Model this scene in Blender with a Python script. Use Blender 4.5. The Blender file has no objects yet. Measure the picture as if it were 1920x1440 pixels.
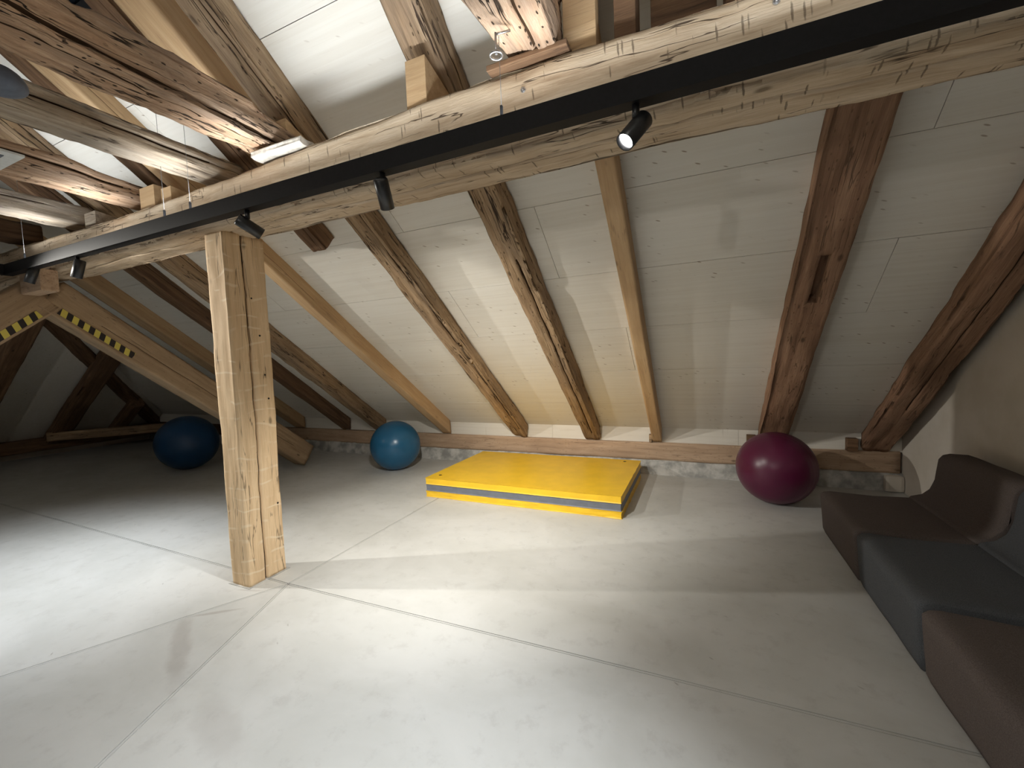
import bpy, bmesh, math, random
from mathutils import Vector, Matrix, noise
random.seed(7)
S = bpy.context.scene
COL = S.collection
R = math.radians

# ------------------------------------------------------------------ camera
cam_d = bpy.data.cameras.new('camera'); cam = bpy.data.objects.new('camera', cam_d); COL.objects.link(cam)
yaw, pitch, roll, F = 0.4183771802, -0.0592307415, 0.0398312795, 790.0
cy, sy, cp, sp = math.cos(yaw), math.sin(yaw), math.cos(pitch), math.sin(pitch)
fw = Vector((-sy * cp, cy * cp, sp)); r0 = Vector((cy, sy, 0)); d0 = fw.cross(r0)
rt = math.cos(roll) * r0 + math.sin(roll) * d0
dn = -math.sin(roll) * r0 + math.cos(roll) * d0
M = Matrix((rt, -dn, -fw)).transposed().to_4x4(); M.translation = (0, 0, 1.4)
cam.matrix_world = M
cam_d.sensor_fit = 'HORIZONTAL'; cam_d.sensor_width = 36; cam_d.lens = F / 1920 * 36
cam_d.clip_start = 0.02; cam_d.clip_end = 60
S.camera = cam

# ------------------------------------------------------------------ world, exposure, lights
w = bpy.data.worlds.new('world'); S.world = w; w.use_nodes = True
w.node_tree.nodes['Background'].inputs[0].default_value = (0.75, 0.8, 1, 1)
w.node_tree.nodes['Background'].inputs[1].default_value = 0.01
S.view_settings.view_transform = 'Standard'; S.view_settings.look = 'None'
S.view_settings.gamma = 1; S.view_settings.use_curve_mapping = False
S.view_settings.exposure = 0.0
S.render.film_transparent = False
S.cycles.max_bounces = 6; S.cycles.diffuse_bounces = 4; S.cycles.adaptive_threshold = 0.02; S.cycles.sample_clamp_indirect = 4
S.cycles.use_denoising = True

def kelvin(k):
    return {'cool': (0.93, 0.97, 1.0), 'neutral': (1.0, 0.955, 0.87), 'warm': (1.0, 0.89, 0.72)}[k]
TY = 1.50                      # the hanging track
# position, aim, power, cone, blend, tint
LAMPS = {
    'front_right': ((-0.18, TY, 2.145), (-1.50, 0.10, 0.1), 205, 112, 1.0, 'cool'),
    'middle':      ((-1.24, TY, 2.145), (-1.80, 3.00, 0.1), 250, 96, 1.0, 'neutral'),
    'post':        ((-2.13, TY, 2.145), (-0.80, 4.70, 0.20), 112, 80, 1.0, 'neutral'),
    'left':        ((-3.90, TY, 2.145), (-4.30, 1.10, 0.0), 225, 100, 1.0, 'cool'),
    'far_left':    ((-4.60, TY, 2.185), (-5.20, 1.00, 0.0), 8, 60, 1.0, 'cool'),
    'corner':      ((-5.00, 0.88, 2.145), (-0.30, 3.40, 0.1), 300, 78, 1.0, 'neutral'),
    'hip_fill':  ((-5.00, -0.60, 2.145), (-9.60, 2.90, 1.80), 62, 44, 1.0, 'neutral'),  # added lamp out of view, brightens the hip slope
    'back':        ((-0.90, -1.50, 2.145), (-1.20, 1.60, 2.0), 50, 110, 1.0, 'neutral'),  # added lamp out of view, brightens the purlin's front
    'floor_fill':  ((0.20, -1.50, 2.145), (-0.40, -0.10, 0.0), 50, 85, 1.0, 'cool'),  # added lamp out of view, brightens the floor near the camera
}
def area(name, loc, sx, syy, power, col, rot=(0, 0, 0)):
    d = bpy.data.lights.new(name, 'AREA'); d.shape = 'RECTANGLE'; d.size = sx; d.size_y = syy
    d.energy = power; d.color = col; d.spread = R(100)
    o = bpy.data.objects.new(name, d); COL.objects.link(o); o.location = loc; o.rotation_euler = rot
    return o
TZ0, TZ1 = 2.222, 2.300        # the track's lower and upper edge
UP = area('uplight', (-1.65, TY, TZ1 + 0.012), 6.6, 0.035, 22, (0.92, 0.97, 1.0), (math.pi, 0, 0))
UP_FILL = area('uplight_fill', (-1.65, -1.5, TZ1 + 0.012), 6.6, 0.035, 27, (0.92, 0.97, 1.0), (math.pi, 0, 0))  # added unseen strip behind the camera, lifts the upper ceiling

# ------------------------------------------------------------------ materials
def newmat(name):
    m = bpy.data.materials.new(name); m.use_nodes = True
    nt = m.node_tree; b = nt.nodes['Principled BSDF']
    return m, nt, b
class NB:
    def __init__(s, nt): s.nt = nt
    def n(s, t, **k):
        x = s.nt.nodes.new(t)
        for a, v in k.items(): setattr(x, a, v)
        return x
    def l(s, a, b): s.nt.links.new(a, b)
    def mapping(s, src, scale, loc=(0, 0, 0), rot=(0, 0, 0)):
        m = s.n('ShaderNodeMapping'); m.inputs['Scale'].default_value = scale
        m.inputs['Location'].default_value = loc; m.inputs['Rotation'].default_value = rot
        s.l(src, m.inputs['Vector']); return m.outputs[0]
    def noise(s, v, scale=1, detail=4, rough=.55, dist=0):
        x = s.n('ShaderNodeTexNoise'); x.inputs['Scale'].default_value = scale
        x.inputs['Detail'].default_value = detail; x.inputs['Roughness'].default_value = rough
        x.inputs['Distortion'].default_value = dist; s.l(v, x.inputs['Vector']); return x
    def voro(s, v, scale=1, rnd=1):
        x = s.n('ShaderNodeTexVoronoi'); x.inputs['Scale'].default_value = scale
        x.inputs['Randomness'].default_value = rnd; s.l(v, x.inputs['Vector']); return x
    def math(s, op, a, b=None, clamp=False):
        x = s.n('ShaderNodeMath', operation=op); x.use_clamp = clamp
        for i, q in enumerate((a, b)):
            if q is None: continue
            if isinstance(q, (int, float)): x.inputs[i].default_value = q
            else: s.l(q, x.inputs[i])
        return x.outputs[0]
    def rng(s, v, a, b, c=0.0, d=1.0):
        x = s.n('ShaderNodeMapRange'); x.clamp = True; x.interpolation_type = 'SMOOTHSTEP'
        for i, q in enumerate((a, b, c, d)): x.inputs[i + 1].default_value = q
        s.l(v, x.inputs[0]); return x.outputs[0]
    def ramp(s, v, stops):
        x = s.n('ShaderNodeValToRGB'); e = x.color_ramp.elements
        while len(e) < len(stops): e.new(.5)
        for q, (p, c) in zip(e, stops): q.position = p; q.color = (*c, 1)
        s.l(v, x.inputs[0]); return x.outputs[0]
    def mix(s, f, a, b, mode='MIX'):
        x = s.n('ShaderNodeMix', data_type='RGBA', blend_type=mode)
        if isinstance(f, (int, float)): x.inputs[0].default_value = f
        else: s.l(f, x.inputs[0])
        for i, q in ((6, a), (7, b)):
            if isinstance(q, tuple): x.inputs[i].default_value = (*q, 1)
            else: s.l(q, x.inputs[i])
        return x.outputs[2]
    def bump(s, h, strength, dist, prev=None):
        x = s.n('ShaderNodeBump'); x.inputs['Strength'].default_value = strength
        x.inputs['Distance'].default_value = dist; s.l(h, x.inputs['Height'])
        if prev is not None: s.l(prev, x.inputs['Normal'])
        return x.outputs[0]
    def coord(s, rnd=True):
        tc = s.n('ShaderNodeTexCoord').outputs['Object']
        if not rnd: return tc
        oi = s.n('ShaderNodeObjectInfo').outputs['Random']
        k = s.math('MULTIPLY', oi, 37.0)
        cb = s.n('ShaderNodeCombineXYZ'); s.l(k, cb.inputs[0]); s.l(k, cb.inputs[1]); s.l(k, cb.inputs[2])
        va = s.n('ShaderNodeVectorMath', operation='ADD'); s.l(tc, va.inputs[0]); s.l(cb.outputs[0], va.inputs[1])
        return va.outputs[0]

def wood(name, light, mid, dark, check=(0.05, 0.03, 0.018), ticks=0.0, checks=0.5, holes=0.0, grey=0.0,
         bump=0.6, arcs=0.0, gs=1.0, rough=0.75):
    m, nt, b = newmat(name); q = NB(nt)
    v = q.coord()
    wv = q.noise(q.mapping(v, (1.1, 3, 3)), 1, 2, .5)                        # slow wander of the grain
    add = q.n('ShaderNodeVectorMath', operation='MULTIPLY_ADD'); q.l(wv.outputs['Color'], add.inputs[0])
    add.inputs[1].default_value = (0, .06, .06); q.l(v, add.inputs[2]); v2 = add.outputs[0]
    g = q.noise(q.mapping(v2, (1.6, 26 * gs, 26 * gs)), 1, 5, .62)
    col = q.ramp(g.outputs[0], [(0.30, dark), (0.47, mid), (0.68, light)])
    big = q.noise(q.mapping(v, (1.3, 2.6, 2.6)), 1, 3, .6)
    col = q.mix(q.rng(big.outputs[0], .42, .68, 0, .5), col, dark)
    if grey:
        gr = q.noise(q.mapping(v, (.9, 6, 6), (3, 1, 2)), 1, 4, .65)
        col = q.mix(q.rng(gr.outputs[0], .42, .62, 0, grey), col, (0.26, 0.225, 0.19))
    fine = q.noise(q.mapping(v2, (7, 190, 190)), 1, 3, .7)
    col = q.mix(q.rng(fine.outputs[0], .35, .65, .38, 0), col, dark)
    # long drying checks
    c1 = q.noise(q.mapping(v2, (1.1, 19, 19), (5, 9, 2)), 1, 3, .5)
    d = q.math('ABSOLUTE', q.math('SUBTRACT', c1.outputs[0], .5))
    line = q.rng(d, .003, .014, 1, 0)
    br = q.noise(q.mapping(v, (3.2, 9, 9), (8, 1, 7)), 1, 2, .5)
    line = q.math('MULTIPLY', line, q.rng(br.outputs[0], .47, .57, 0, 1))
    line = q.math('MULTIPLY', line, checks)
    dk = line
    if ticks:
        tv = q.mapping(q.mapping(v, (1, 1, 1), (0, 0, 0), (0, R(4), R(4))), (60, 7, 7))
        ds = q.noise(q.mapping(v, (40, 40, 40)), 1, 2, .6)
        a2 = q.n('ShaderNodeVectorMath', operation='MULTIPLY_ADD'); q.l(ds.outputs['Color'], a2.inputs[0])
        a2.inputs[1].default_value = (.30, .2, .2); q.l(tv, a2.inputs[2])
        vo = q.voro(a2.outputs[0]); 
        t = q.math('MULTIPLY', q.rng(vo.outputs['Distance'], .13, .26, 1, 0),
                   q.rng(q.n_sep(vo.outputs['Color']), .50, .54, 1, 0))
        dk = q.math('MAXIMUM', dk, q.math('MULTIPLY', t, ticks))
    if holes:
        vo = q.voro(q.mapping(v, (26, 60, 60)))
        t = q.math('MULTIPLY', q.rng(vo.outputs['Distance'], .12, .26, 1, 0), q.rng(q.n_sep(vo.outputs['Color']), .30, .34, 1, 0))
        dk = q.math('MAXIMUM', dk, q.math('MULTIPLY', t, holes))
    # knots
    vk = q.voro(q.mapping(v, (4.2, 9, 9), (2, 5, 1)))
    kn = q.math('MULTIPLY', q.rng(vk.outputs['Distance'], .05, .16, 1, 0), q.rng(q.n_sep(vk.outputs['Color']), .30, .32, 1, 0))
    col = q.mix(q.math('MULTIPLY', kn, .75), col, tuple(x * .35 for x in dark))
    col = q.mix(dk, col, check)
    if arcs:
        wa = q.n('ShaderNodeTexWave'); wa.inputs['Scale'].default_value = 2.3; wa.inputs['Distortion'].default_value = 6
        wa.inputs['Detail'].default_value = 1.2; wa.inputs['Detail Scale'].default_value = 1.4
        q.l(q.mapping(v, (1.5, 1.2, 1.2)), wa.inputs['Vector'])
        ma = q.math('MULTIPLY', q.rng(wa.outputs['Fac'], .90, 1.0, 0, arcs), q.rng(q.noise(v, 9, 2).outputs[0], .45, .6, 0, 1))
        col = q.mix(ma, col, (.82, .70, .52))
    q.l(col, b.inputs['Base Color']); b.inputs['Roughness'].default_value = rough
    b.inputs['Specular IOR Level'].default_value = .25
    h = q.math('SUBTRACT', q.math('ADD', g.outputs[0], q.math('MULTIPLY', fine.outputs[0], .35)), q.math('MULTIPLY', dk, 1.3))
    q.l(q.bump(h, bump, .008), b.inputs['Normal'])
    return m
def _sep(s, v):
    x = s.n('ShaderNodeSeparateColor'); s.l(v, x.inputs[0]); return x.outputs[0]
NB.n_sep = _sep

W_PURLIN = wood('old_purlin_oak', (.72, .60, .455), (.60, .475, .335), (.37, .265, .17), ticks=.62, checks=.9, bump=.5)
W_OLD = wood('old_hewn_spruce', (.56, .40, .245), (.39, .26, .15), (.18, .115, .065), checks=1.0, holes=.55, grey=.25, bump=1.0)
W_GREY = wood('old_grey_timber', (.60, .50, .38), (.43, .34, .245), (.21, .155, .11), checks=1.0, holes=.2, grey=.65, bump=.9)
W_NEW = wood('planed_spruce', (.64, .455, .27), (.56, .38, .21), (.44, .285, .155), checks=.25, bump=.15, rough=.6)
W_POST = wood('oak_post', (.84, .645, .42), (.75, .555, .345), (.56, .39, .225), checks=.6, bump=.35, arcs=.55)
W_PLATE = wood('wall_plate_timber', (.60, .44, .31), (.52, .37, .25), (.36, .245, .165), checks=.4, holes=.4, bump=.3)
W_TREE = wood('waney_trunk_timber', (.72, .51, .345), (.52, .335, .21), (.25, .15, .09), checks=1.0, holes=.9, grey=.45, bump=1.6, gs=1.5)
W_RED = wood('red_brown_timber', (.46, .285, .185), (.33, .19, .12), (.16, .09, .055), checks=.6, holes=.3, bump=.7)
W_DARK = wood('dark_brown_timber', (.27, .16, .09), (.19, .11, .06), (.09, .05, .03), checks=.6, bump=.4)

CRACK = None
def plain(name, col, rough=.5, metal=0, spec=.5, emit=None, estr=0, nz=0, nscale=40, bump=0, bscale=200):
    m, nt, b = newmat(name); q = NB(nt)
    b.inputs['Base Color'].default_value = (*col, 1); b.inputs['Roughness'].default_value = rough
    b.inputs['Metallic'].default_value = metal; b.inputs['Specular IOR Level'].default_value = spec
    v = q.coord(False)
    if nz:
        n_ = q.noise(v, nscale, 3)
        q.l(q.mix(q.rng(n_.outputs[0], .3, .7), tuple(c * (1 - nz) for c in col), tuple(min(1, c * (1 + nz)) for c in col)), b.inputs['Base Color'])
    if bump:
        q.l(q.bump(q.noise(v, bscale, 2).outputs[0], bump, .002), b.inputs['Normal'])
    if emit:
        b.inputs['Emission Color'].default_value = (*emit, 1); b.inputs['Emission Strength'].default_value = estr
    return m
CRACK = plain('crack_inside', (.055, .032, .018), .95, spec=.1, nz=.2)
W_STRUT = wood('brown_strut_timber', (.50, .37, .24), (.42, .30, .185), (.28, .19, .115), checks=.4, holes=.3, bump=.3)
BLACK = plain('black_powder_coat', (.006, .006, .007), .6, spec=.25, nz=.2, nscale=80)
BLACKC = plain('black_lamp_body', (.014, .014, .015), .35, nz=.2, nscale=80)
STEEL = plain('zinc_steel', (.55, .55, .56), .3, 1, nz=.1)
WIRE = plain('steel_wire', (.32, .32, .32), .4, .8, nz=.1)
LENS = plain('lamp_lens_lit', (.8, .8, .8), .2, emit=(1, 1, 1), estr=55)
LENS_OFF = plain('lamp_lens', (.3, .3, .3), .2, nz=.1)
DIFF = plain('uplight_diffuser', (.8, .8, .78), .5, emit=(.92, .97, 1), estr=4)
YEL = plain('yellow_vinyl', (.80, .50, .022), .42, nz=.05, nscale=6, bump=.25, bscale=260)
GRY = plain('grey_vinyl', (.135, .15, .18), .5, nz=.08, nscale=20, bump=.2, bscale=300)
BALL_B = plain('blue_rubber', (.016, .115, .235), .27, nz=.08, nscale=5)
BALL_P = plain('plum_rubber', (.105, .011, .045), .33, nz=.08, nscale=5)
BALL_D = plain('deep_blue_rubber', (.008, .055, .15), .38, nz=.08, nscale=5)
BROWNF = plain('brown_felt', (.120, .100, .094), .95, spec=.1, nz=.22, nscale=300, bump=.5, bscale=500)
BLUEF = plain('slate_blue_felt', (.092, .098, .108), .95, spec=.1, nz=.22, nscale=300, bump=.5, bscale=500)
DOME = plain('blue_grey_plastic', (.10, .12, .16), .6, nz=.1)
SIGN = plain('white_plastic_panel', (.72, .74, .72), .5, nz=.05)
GLASSN = plain('night_window_glass', (.006, .008, .012), .08, nz=.1)
WHITEW = plain('white_lath', (.62, .57, .50), .8, nz=.2, nscale=30)

def board_mat():
    m, nt, b = newmat('whitewashed_boards'); q = NB(nt); v = q.coord()
    base = (.75, .72, .655)
    g = q.noise(q.mapping(v, (.9, 34, 34)), 1, 4, .6, .4)
    col = q.mix(q.rng(g.outputs[0], .35, .68, 0, .55), base, (.67, .63, .555))
    big = q.noise(q.mapping(v, (.8, 2.2, 2)), 1, 2)
    col = q.mix(q.rng(big.outputs[0], .4, .65, 0, .35), col, (.78, .76, .71))
    gl = q.noise(q.mapping(v, (3.0, 150, 20)), 1, 2, .6)
    col = q.mix(q.rng(gl.outputs[0], .60, .72, 0, .16), col, (.50, .43, .34))
    vo = q.voro(q.mapping(q.mapping(v, (1, 1, 1), (0, 0, 0), (0, 0, R(24))), (9, 34, 1)))
    k = q.math('MULTIPLY', q.rng(vo.outputs['Distance'], .08, .18, 1, 0), q.rng(q.n_sep(vo.outputs['Color']), .46, .50, 1, 0))
    msk = q.rng(q.noise(q.mapping(v, (1.2, 1.4, 1), (4, 4, 4)), 1, 2).outputs[0], .44, .58, .15, 1)
    col = q.mix(q.math('MULTIPLY', q.math('MULTIPLY', k, msk), .85), col, (.30, .23, .165))
    q.l(col, b.inputs['Base Color']); b.inputs['Roughness'].default_value = .7
    b.inputs['Specular IOR Level'].default_value = .2
    q.l(q.bump(g.outputs[0], .12, .003), b.inputs['Normal'])
    return m
BOARD = board_mat()
def plaster(name, a, c2, sc=3, bump=.3):
    m, nt, b = newmat(name); q = NB(nt); v = q.coord(False)
    n_ = q.noise(v, sc, 5, .6)
    q.l(q.mix(q.rng(n_.outputs[0], .35, .65), a, c2), b.inputs['Base Color'])
    b.inputs['Roughness'].default_value = .85; b.inputs['Specular IOR Level'].default_value = .2
    q.l(q.bump(q.noise(v, 45, 4, .6).outputs[0], bump, .003), b.inputs['Normal'])
    return m
PLASTER = plaster('gable_plaster', (.60, .55, .47), (.66, .61, .54))
KERBM = plaster('rough_kerb_mortar', (.30, .30, .285), (.60, .59, .56), 6, 1.0)
JOINT = plaster('joint_filler', (.22, .215, .20), (.30, .29, .28), 9)

def floor_mat(name, k=1.0):
    m, nt, b = newmat(name); q = NB(nt); v = q.coord(False)
    n1 = q.noise(q.mapping(v, (.9, 1.3, 1)), 1.6, 5, .6, .4)
    col = q.mix(q.rng(n1.outputs[0], .35, .65), tuple(x * k for x in (.525, .53, .51)), tuple(x * k for x in (.585, .59, .575)))
    n2 = q.noise(q.mapping(v, (1, 1, 1)), 9, 5, .7)
    col = q.mix(q.rng(n2.outputs[0], .52, .70, 0, .32), col, (.40, .39, .375))
    vo = q.voro(q.mapping(q.mapping(v, (1, 1, 1), (0, 0, 0), (0, 0, R(35))), (7, 22, 1)))
    s1 = q.math('MULTIPLY', q.rng(vo.outputs['Distance'], .03, .12, 1, 0), q.rng(q.n_sep(vo.outputs['Color']), .10, .12, 1, 0))
    col = q.mix(q.math('MULTIPLY', s1, .5), col, (.20, .19, .18))
    # two dark rub marks near the post's foot
    for cx, cyy, ang, rx, ry, amt in ((-2.45, 1.19, 59, .045, .36, .40), (-2.57, 1.45, -53, .014, .12, .5), (-2.62, 1.68, -75, .012, .10, .3), (-1.75, .95, 70, .07, .22, .22)):
        mp = q.n('ShaderNodeMapping'); mp.vector_type = 'TEXTURE'
        mp.inputs['Location'].default_value = (cx, cyy, 0); mp.inputs['Rotation'].default_value = (0, 0, R(ang))
        mp.inputs['Scale'].default_value = (rx, ry, 50); q.l(v, mp.inputs['Vector'])
        ln = q.n('ShaderNodeVectorMath', operation='LENGTH'); q.l(mp.outputs[0], ln.inputs[0])
        dd = q.math('ADD', ln.outputs['Value'], q.math('MULTIPLY', q.math('SUBTRACT', n2.outputs[0], .5), 1.6))
        col = q.mix(q.rng(dd, .5, 1.3, amt, 0), col, (.30, .27, .25))
    q.l(col, b.inputs['Base Color']); b.inputs['Roughness'].default_value = .55
    q.l(q.rng(n2.outputs[0], .3, .7, .5, .66), b.inputs['Roughness'])
    b.inputs['Specular IOR Level'].default_value = .35
    q.l(q.bump(n1.outputs[0], .15, .01), b.inputs['Normal'])
    return m
FLOOR_A = floor_mat('screed_floor'); FLOOR_B = floor_mat('screed_floor_grey', .93)

def tape_mat():
    m, nt, b = newmat('black_yellow_tape'); q = NB(nt); v = q.coord(False)
    sx = q.n('ShaderNodeSeparateXYZ'); q.l(v, sx.inputs[0])
    a = q.math('ADD', sx.outputs[0], q.math('MULTIPLY', sx.outputs[2], .35))
    fr = q.math('FRACT', q.math('DIVIDE', a, .088))
    f = q.math('GREATER_THAN', fr, .5)
    q.l(q.mix(f, (.012, .009, .012), (.66, .56, .11)), b.inputs['Base Color']); b.inputs['Roughness'].default_value = .4
    return m
TAPE = tape_mat()

# ------------------------------------------------------------------ object helpers
def put(name, me, mat, parent=None, loc=None, rotm=None, smooth=False):
    o = bpy.data.objects.new(name, me); COL.objects.link(o)
    if mat is not None and not me.materials: me.materials.append(mat)
    if smooth:
        for p in me.polygons: p.use_smooth = True
    if parent is not None: o.parent = parent
    if rotm is not None: o.matrix_basis = rotm
    if loc is not None: o.location = loc
    return o
def tag(o, label, cat, group=None):
    o['label'] = label; o['category'] = cat
    if group: o['group'] = group
    return o
def struct(o): o['kind'] = 'structure'; return o
def empty(name, loc, rz=0):
    o = bpy.data.objects.new(name, None); COL.objects.link(o); o.location = loc; o.rotation_euler = (0, 0, rz)
    o.empty_display_size = .1; return o
def from_bm(name, bm):
    me = bpy.data.meshes.new(name); bmesh.ops.recalc_face_normals(bm, faces=bm.faces[:]); bm.to_mesh(me); bm.free(); return me
def box_bm(bm, lo, hi, bev=0, seg=2):
    r = bmesh.ops.create_cube(bm, size=1)
    vs = r['verts']
    for v in vs:
        v.co = Vector([lo[i] + (v.co[i] + .5) * (hi[i] - lo[i]) for i in range(3)])
    if bev:
        es = list({e for v in vs for e in v.link_edges})
        bmesh.ops.bevel(bm, geom=es, offset=bev, segments=seg, profile=.6, affect='EDGES')
    return vs
def box(name, lo, hi, mat, parent=None, bev=0, seg=2, origin=None, smooth=False):
    o_ = Vector(origin) if origin else Vector(((lo[0] + hi[0]) / 2, (lo[1] + hi[1]) / 2, lo[2]))
    bm = bmesh.new(); box_bm(bm, [lo[i] - o_[i] for i in range(3)], [hi[i] - o_[i] for i in range(3)], bev, seg)
    return put(name, from_bm(name, bm), mat, parent, o_, smooth=smooth)
def poly_prism(name, pts, axis, lo, hi, mat, parent=None, bev=0, loc=(0, 0, 0)):
    """pts: 2-D outline in the two other axes, extruded along axis from lo to hi"""
    bm = bmesh.new()
    def P(a, b, c):
        return {'x': (c, a, b), 'y': (a, c, b), 'z': (a, b, c)}[axis]
    v0 = [bm.verts.new(P(a, b, lo)) for a, b in pts]; v1 = [bm.verts.new(P(a, b, hi)) for a, b in pts]
    n_ = len(pts); bm.faces.new(v0); bm.faces.new(v1[::-1])
    for i in range(n_): bm.faces.new((v0[i], v0[(i + 1) % n_], v1[(i + 1) % n_], v1[i]))
    if bev: bmesh.ops.bevel(bm, geom=bm.edges[:], offset=bev, segments=3, profile=.6, affect='EDGES')
    return put(name, from_bm(name, bm), mat, parent, loc)
def frame(p0, p1, up=(0, 0, 1)):
    x = (Vector(p1) - Vector(p0)).normalized(); z = Vector(up); z = (z - x * z.dot(x)).normalized(); y = z.cross(x)
    m = Matrix((x, y, z)).transposed().to_4x4(); m.translation = Vector(p0); return m
def sm(a, b, x):
    t = max(0, min(1, (x - a) / (b - a))); return t * t * (3 - 2 * t)

def timber(name, p0, p1, wd, ht, mat, parent=None, up=(0, 0, 1), seg=.045, amp=.004, rough=.0015, wane=.014, cracks=(),
           shape=None, shear0=0, shear1=0, seed=None, m=7, knobs=()):
    """A hewn timber from p0 to p1: width along local y, height along local z, each face able to carry one
    drying crack (side 0:-z 1:+y 2:+z 3:-y, position -.5...5, from x, to x, depth, half width)."""
    L = (Vector(p1) - Vector(p0)).length; Mx = frame(p0, p1, up)
    seed = random.random() * 100 if seed is None else seed
    cr = {c[0]: c for c in cracks}
    nx = max(2, int(L / seg)); xs = [L * i / nx for i in range(nx + 1)]
    bm = bmesh.new(); rings = []; deep = set()
    for ix, x in enumerate(xs):
        sw, sh, dy, dz = (1, 1, 0, 0) if shape is None else shape(x / L)
        W, H = wd * sw, ht * sh
        ring = []
        for side in range(4):
            a, bq = (W, H) if side in (0, 2) else (H, W)
            us = []
            if side in cr:
                _, pos, x0, x1, dep, hw = cr[side][:6]
                c = pos + .07 * noise.noise(Vector((x * 1.7, seed, side))) + .022 * noise.noise(Vector((x * 8, seed, side)))
                h = hw / a
                c = max(-.38, min(.38, c))
                for i in range(m): us.append((-.5 + (c - 2 * h + .5) * i / m, 0))
                d = dep * sm(x0, x0 + .18, x) * (1 - sm(x1 - .25, x1, x)) * (.75 + .5 * noise.noise(Vector((x * 5, seed, 9))))
                if d > .3 * dep:
                    k0 = len(ring) + m
                    deep.update(((ix, k0 + 1), (ix, k0 + 2)))
                us += [(c - 2 * h, 0), (c - h, .35 * d), (c, d), (c + h, .45 * d), (c + 2 * h, 0)]
                for i in range(1, m): us.append((c + 2 * h + (.5 - c - 2 * h) * i / m, 0))
            else:
                for i in range(m): us.append((-.5 + i / m, 0))
            for u, dpt in us:
                # rounded corner
                q = u * a; r = wane * (1 + .9 * noise.noise(Vector((x * 2.2, seed + side * 3, 4))))
                e = a / 2 - abs(q); inn = 0
                if e < r: inn = r - math.sqrt(max(0, r * r - (r - e) ** 2))
                inn *= .75
                n1 = amp * 2.2 * noise.noise(Vector((x * 1.3, seed + side * 7.3, u * 1.2)))
                n2 = amp * 1.2 * noise.noise(Vector((x * 6.5, seed + side * 3.1, u * 3)))
                n3 = rough * noise.noise(Vector((x * 26, seed + side, u * 14)))
                out = bq / 2 - inn - dpt + n1 + n2 + n3
                if side == 0: y, z = q, -out
                elif side == 1: y, z = out, q
                elif side == 2: y, z = -q, out
                else: y, z = -out, -q
                ring.append((x, y + dy, z + dz))
        for kx, ky, kz, kr, kh in knobs:                      # branch stubs and swellings
            out_ring = []
            for px, py, pz in ring:
                dd = math.sqrt((px - kx) ** 2 + (py - ky) ** 2 + (pz - kz) ** 2)
                g = kh * math.exp(-(dd / kr) ** 2); ln = math.hypot(py, pz) or 1
                out_ring.append((px, py + py / ln * g, pz + pz / ln * g))
            ring = out_ring
        fix = []
        for px, py, pz in ring:
            px += shear0 * pz * max(0, 1 - px / .4) + shear1 * pz * max(0, 1 - (L - px) / .4)
            fix.append(bm.verts.new((px, py, pz)))
        rings.append(fix)
    n_ = len(rings[0])
    for ia, (a, b_) in enumerate(zip(rings, rings[1:])):
        for i in range(n_):
            f = bm.faces.new((a[i], a[(i + 1) % n_], b_[(i + 1) % n_], b_[i]))
            if (ia, i) in deep: f.material_index = 1
    def cap(rg):
        c = bm.verts.new(sum((v.co for v in rg), Vector()) / n_)
        for i in range(n_): bm.faces.new((rg[i], rg[(i + 1) % n_], c))
    cap(rings[0]); cap(rings[-1])
    me = from_bm(name, bm)
    for p in me.polygons: p.use_smooth = len(p.vertices) == 4
    me.materials.append(mat); me.materials.append(CRACK)
    o = put(name, me, mat, parent)
    if parent is None: o.matrix_world = Mx
    else: o.matrix_basis = Mx
    return o

# ------------------------------------------------------------------ geometry constants of the attic
A = R(36.7); TA, CA, SA = math.tan(A), math.cos(A), math.sin(A)
def zroof(y): return 0.53 + TA * (5.10 - y)                 # inner face of the roof boards
def zund(y): return 0.37 + TA * (5.07 - y)                  # underside of the rafters
RIDGE_Y = -0.10; RIDGE_Z = zroof(RIDGE_Y)
XL, XR = -10.9, 1.75

# ------------------------------------------------------------------ floor: five cast fields with joints
floor = struct(box('floor', (XL - .2, -5.4, -.25), (XR + .3, 5.35, -.006), JOINT))
Hx, Hy = -2.456, 1.818
def field(pts, mat):
    c = Vector((sum(p[0] for p in pts) / len(pts), sum(p[1] for p in pts) / len(pts)))
    g = .0085; out = []
    n_ = len(pts)
    # inset the outline by g
    for i in range(n_):
        p0, p1, p2 = Vector(pts[i - 1]), Vector(pts[i]), Vector(pts[(i + 1) % n_])
        e1 = (p1 - p0).normalized(); e2 = (p2 - p1).normalized()
        n1 = Vector((-e1.y, e1.x)); n2 = Vector((-e2.y, e2.x)); b_ = (n1 + n2)
        b_ = b_ / max(.3, b_.dot(n1)) if b_.length > 1e-4 else n1
        out.append(p1 + b_ * g)
    bm = bmesh.new()
    v0 = [bm.verts.new((p[0], p[1], -.012)) for p in out]; v1 = [bm.verts.new((p[0], p[1], 0)) for p in out]
    bm.faces.new(v0[::-1]); bm.faces.new(v1)
    for i in range(n_): bm.faces.new((v0[i], v0[(i + 1) % n_], v1[(i + 1) % n_], v1[i]))
    me = from_bm('floor_slab', bm); o = put('floor_slab', me, mat, floor)
    o.matrix_parent_inverse = floor.matrix_basis.inverted(); return o
YB, YN = -5.35, 5.12
j1x = Hx + .468 * (Hy - YB) / 1.141; j2x = Hx - .571 * (Hy - YB) / 1.079
field([(Hx, Hy), (XR, 1.86), (XR, YN), (-2.48, YN)], FLOOR_A)
field([(Hx, Hy), (-2.48, YN), (XL, YN), (XL, 1.98)], FLOOR_A)
field([(Hx, Hy), (XL, 1.98), (XL, YB), (j2x, YB)], FLOOR_A)
field([(Hx, Hy), (j2x, YB), (j1x, YB)], FLOOR_B)
field([(Hx, Hy), (j1x, YB), (XR, YB), (XR, 1.86)], FLOOR_A)

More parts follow.
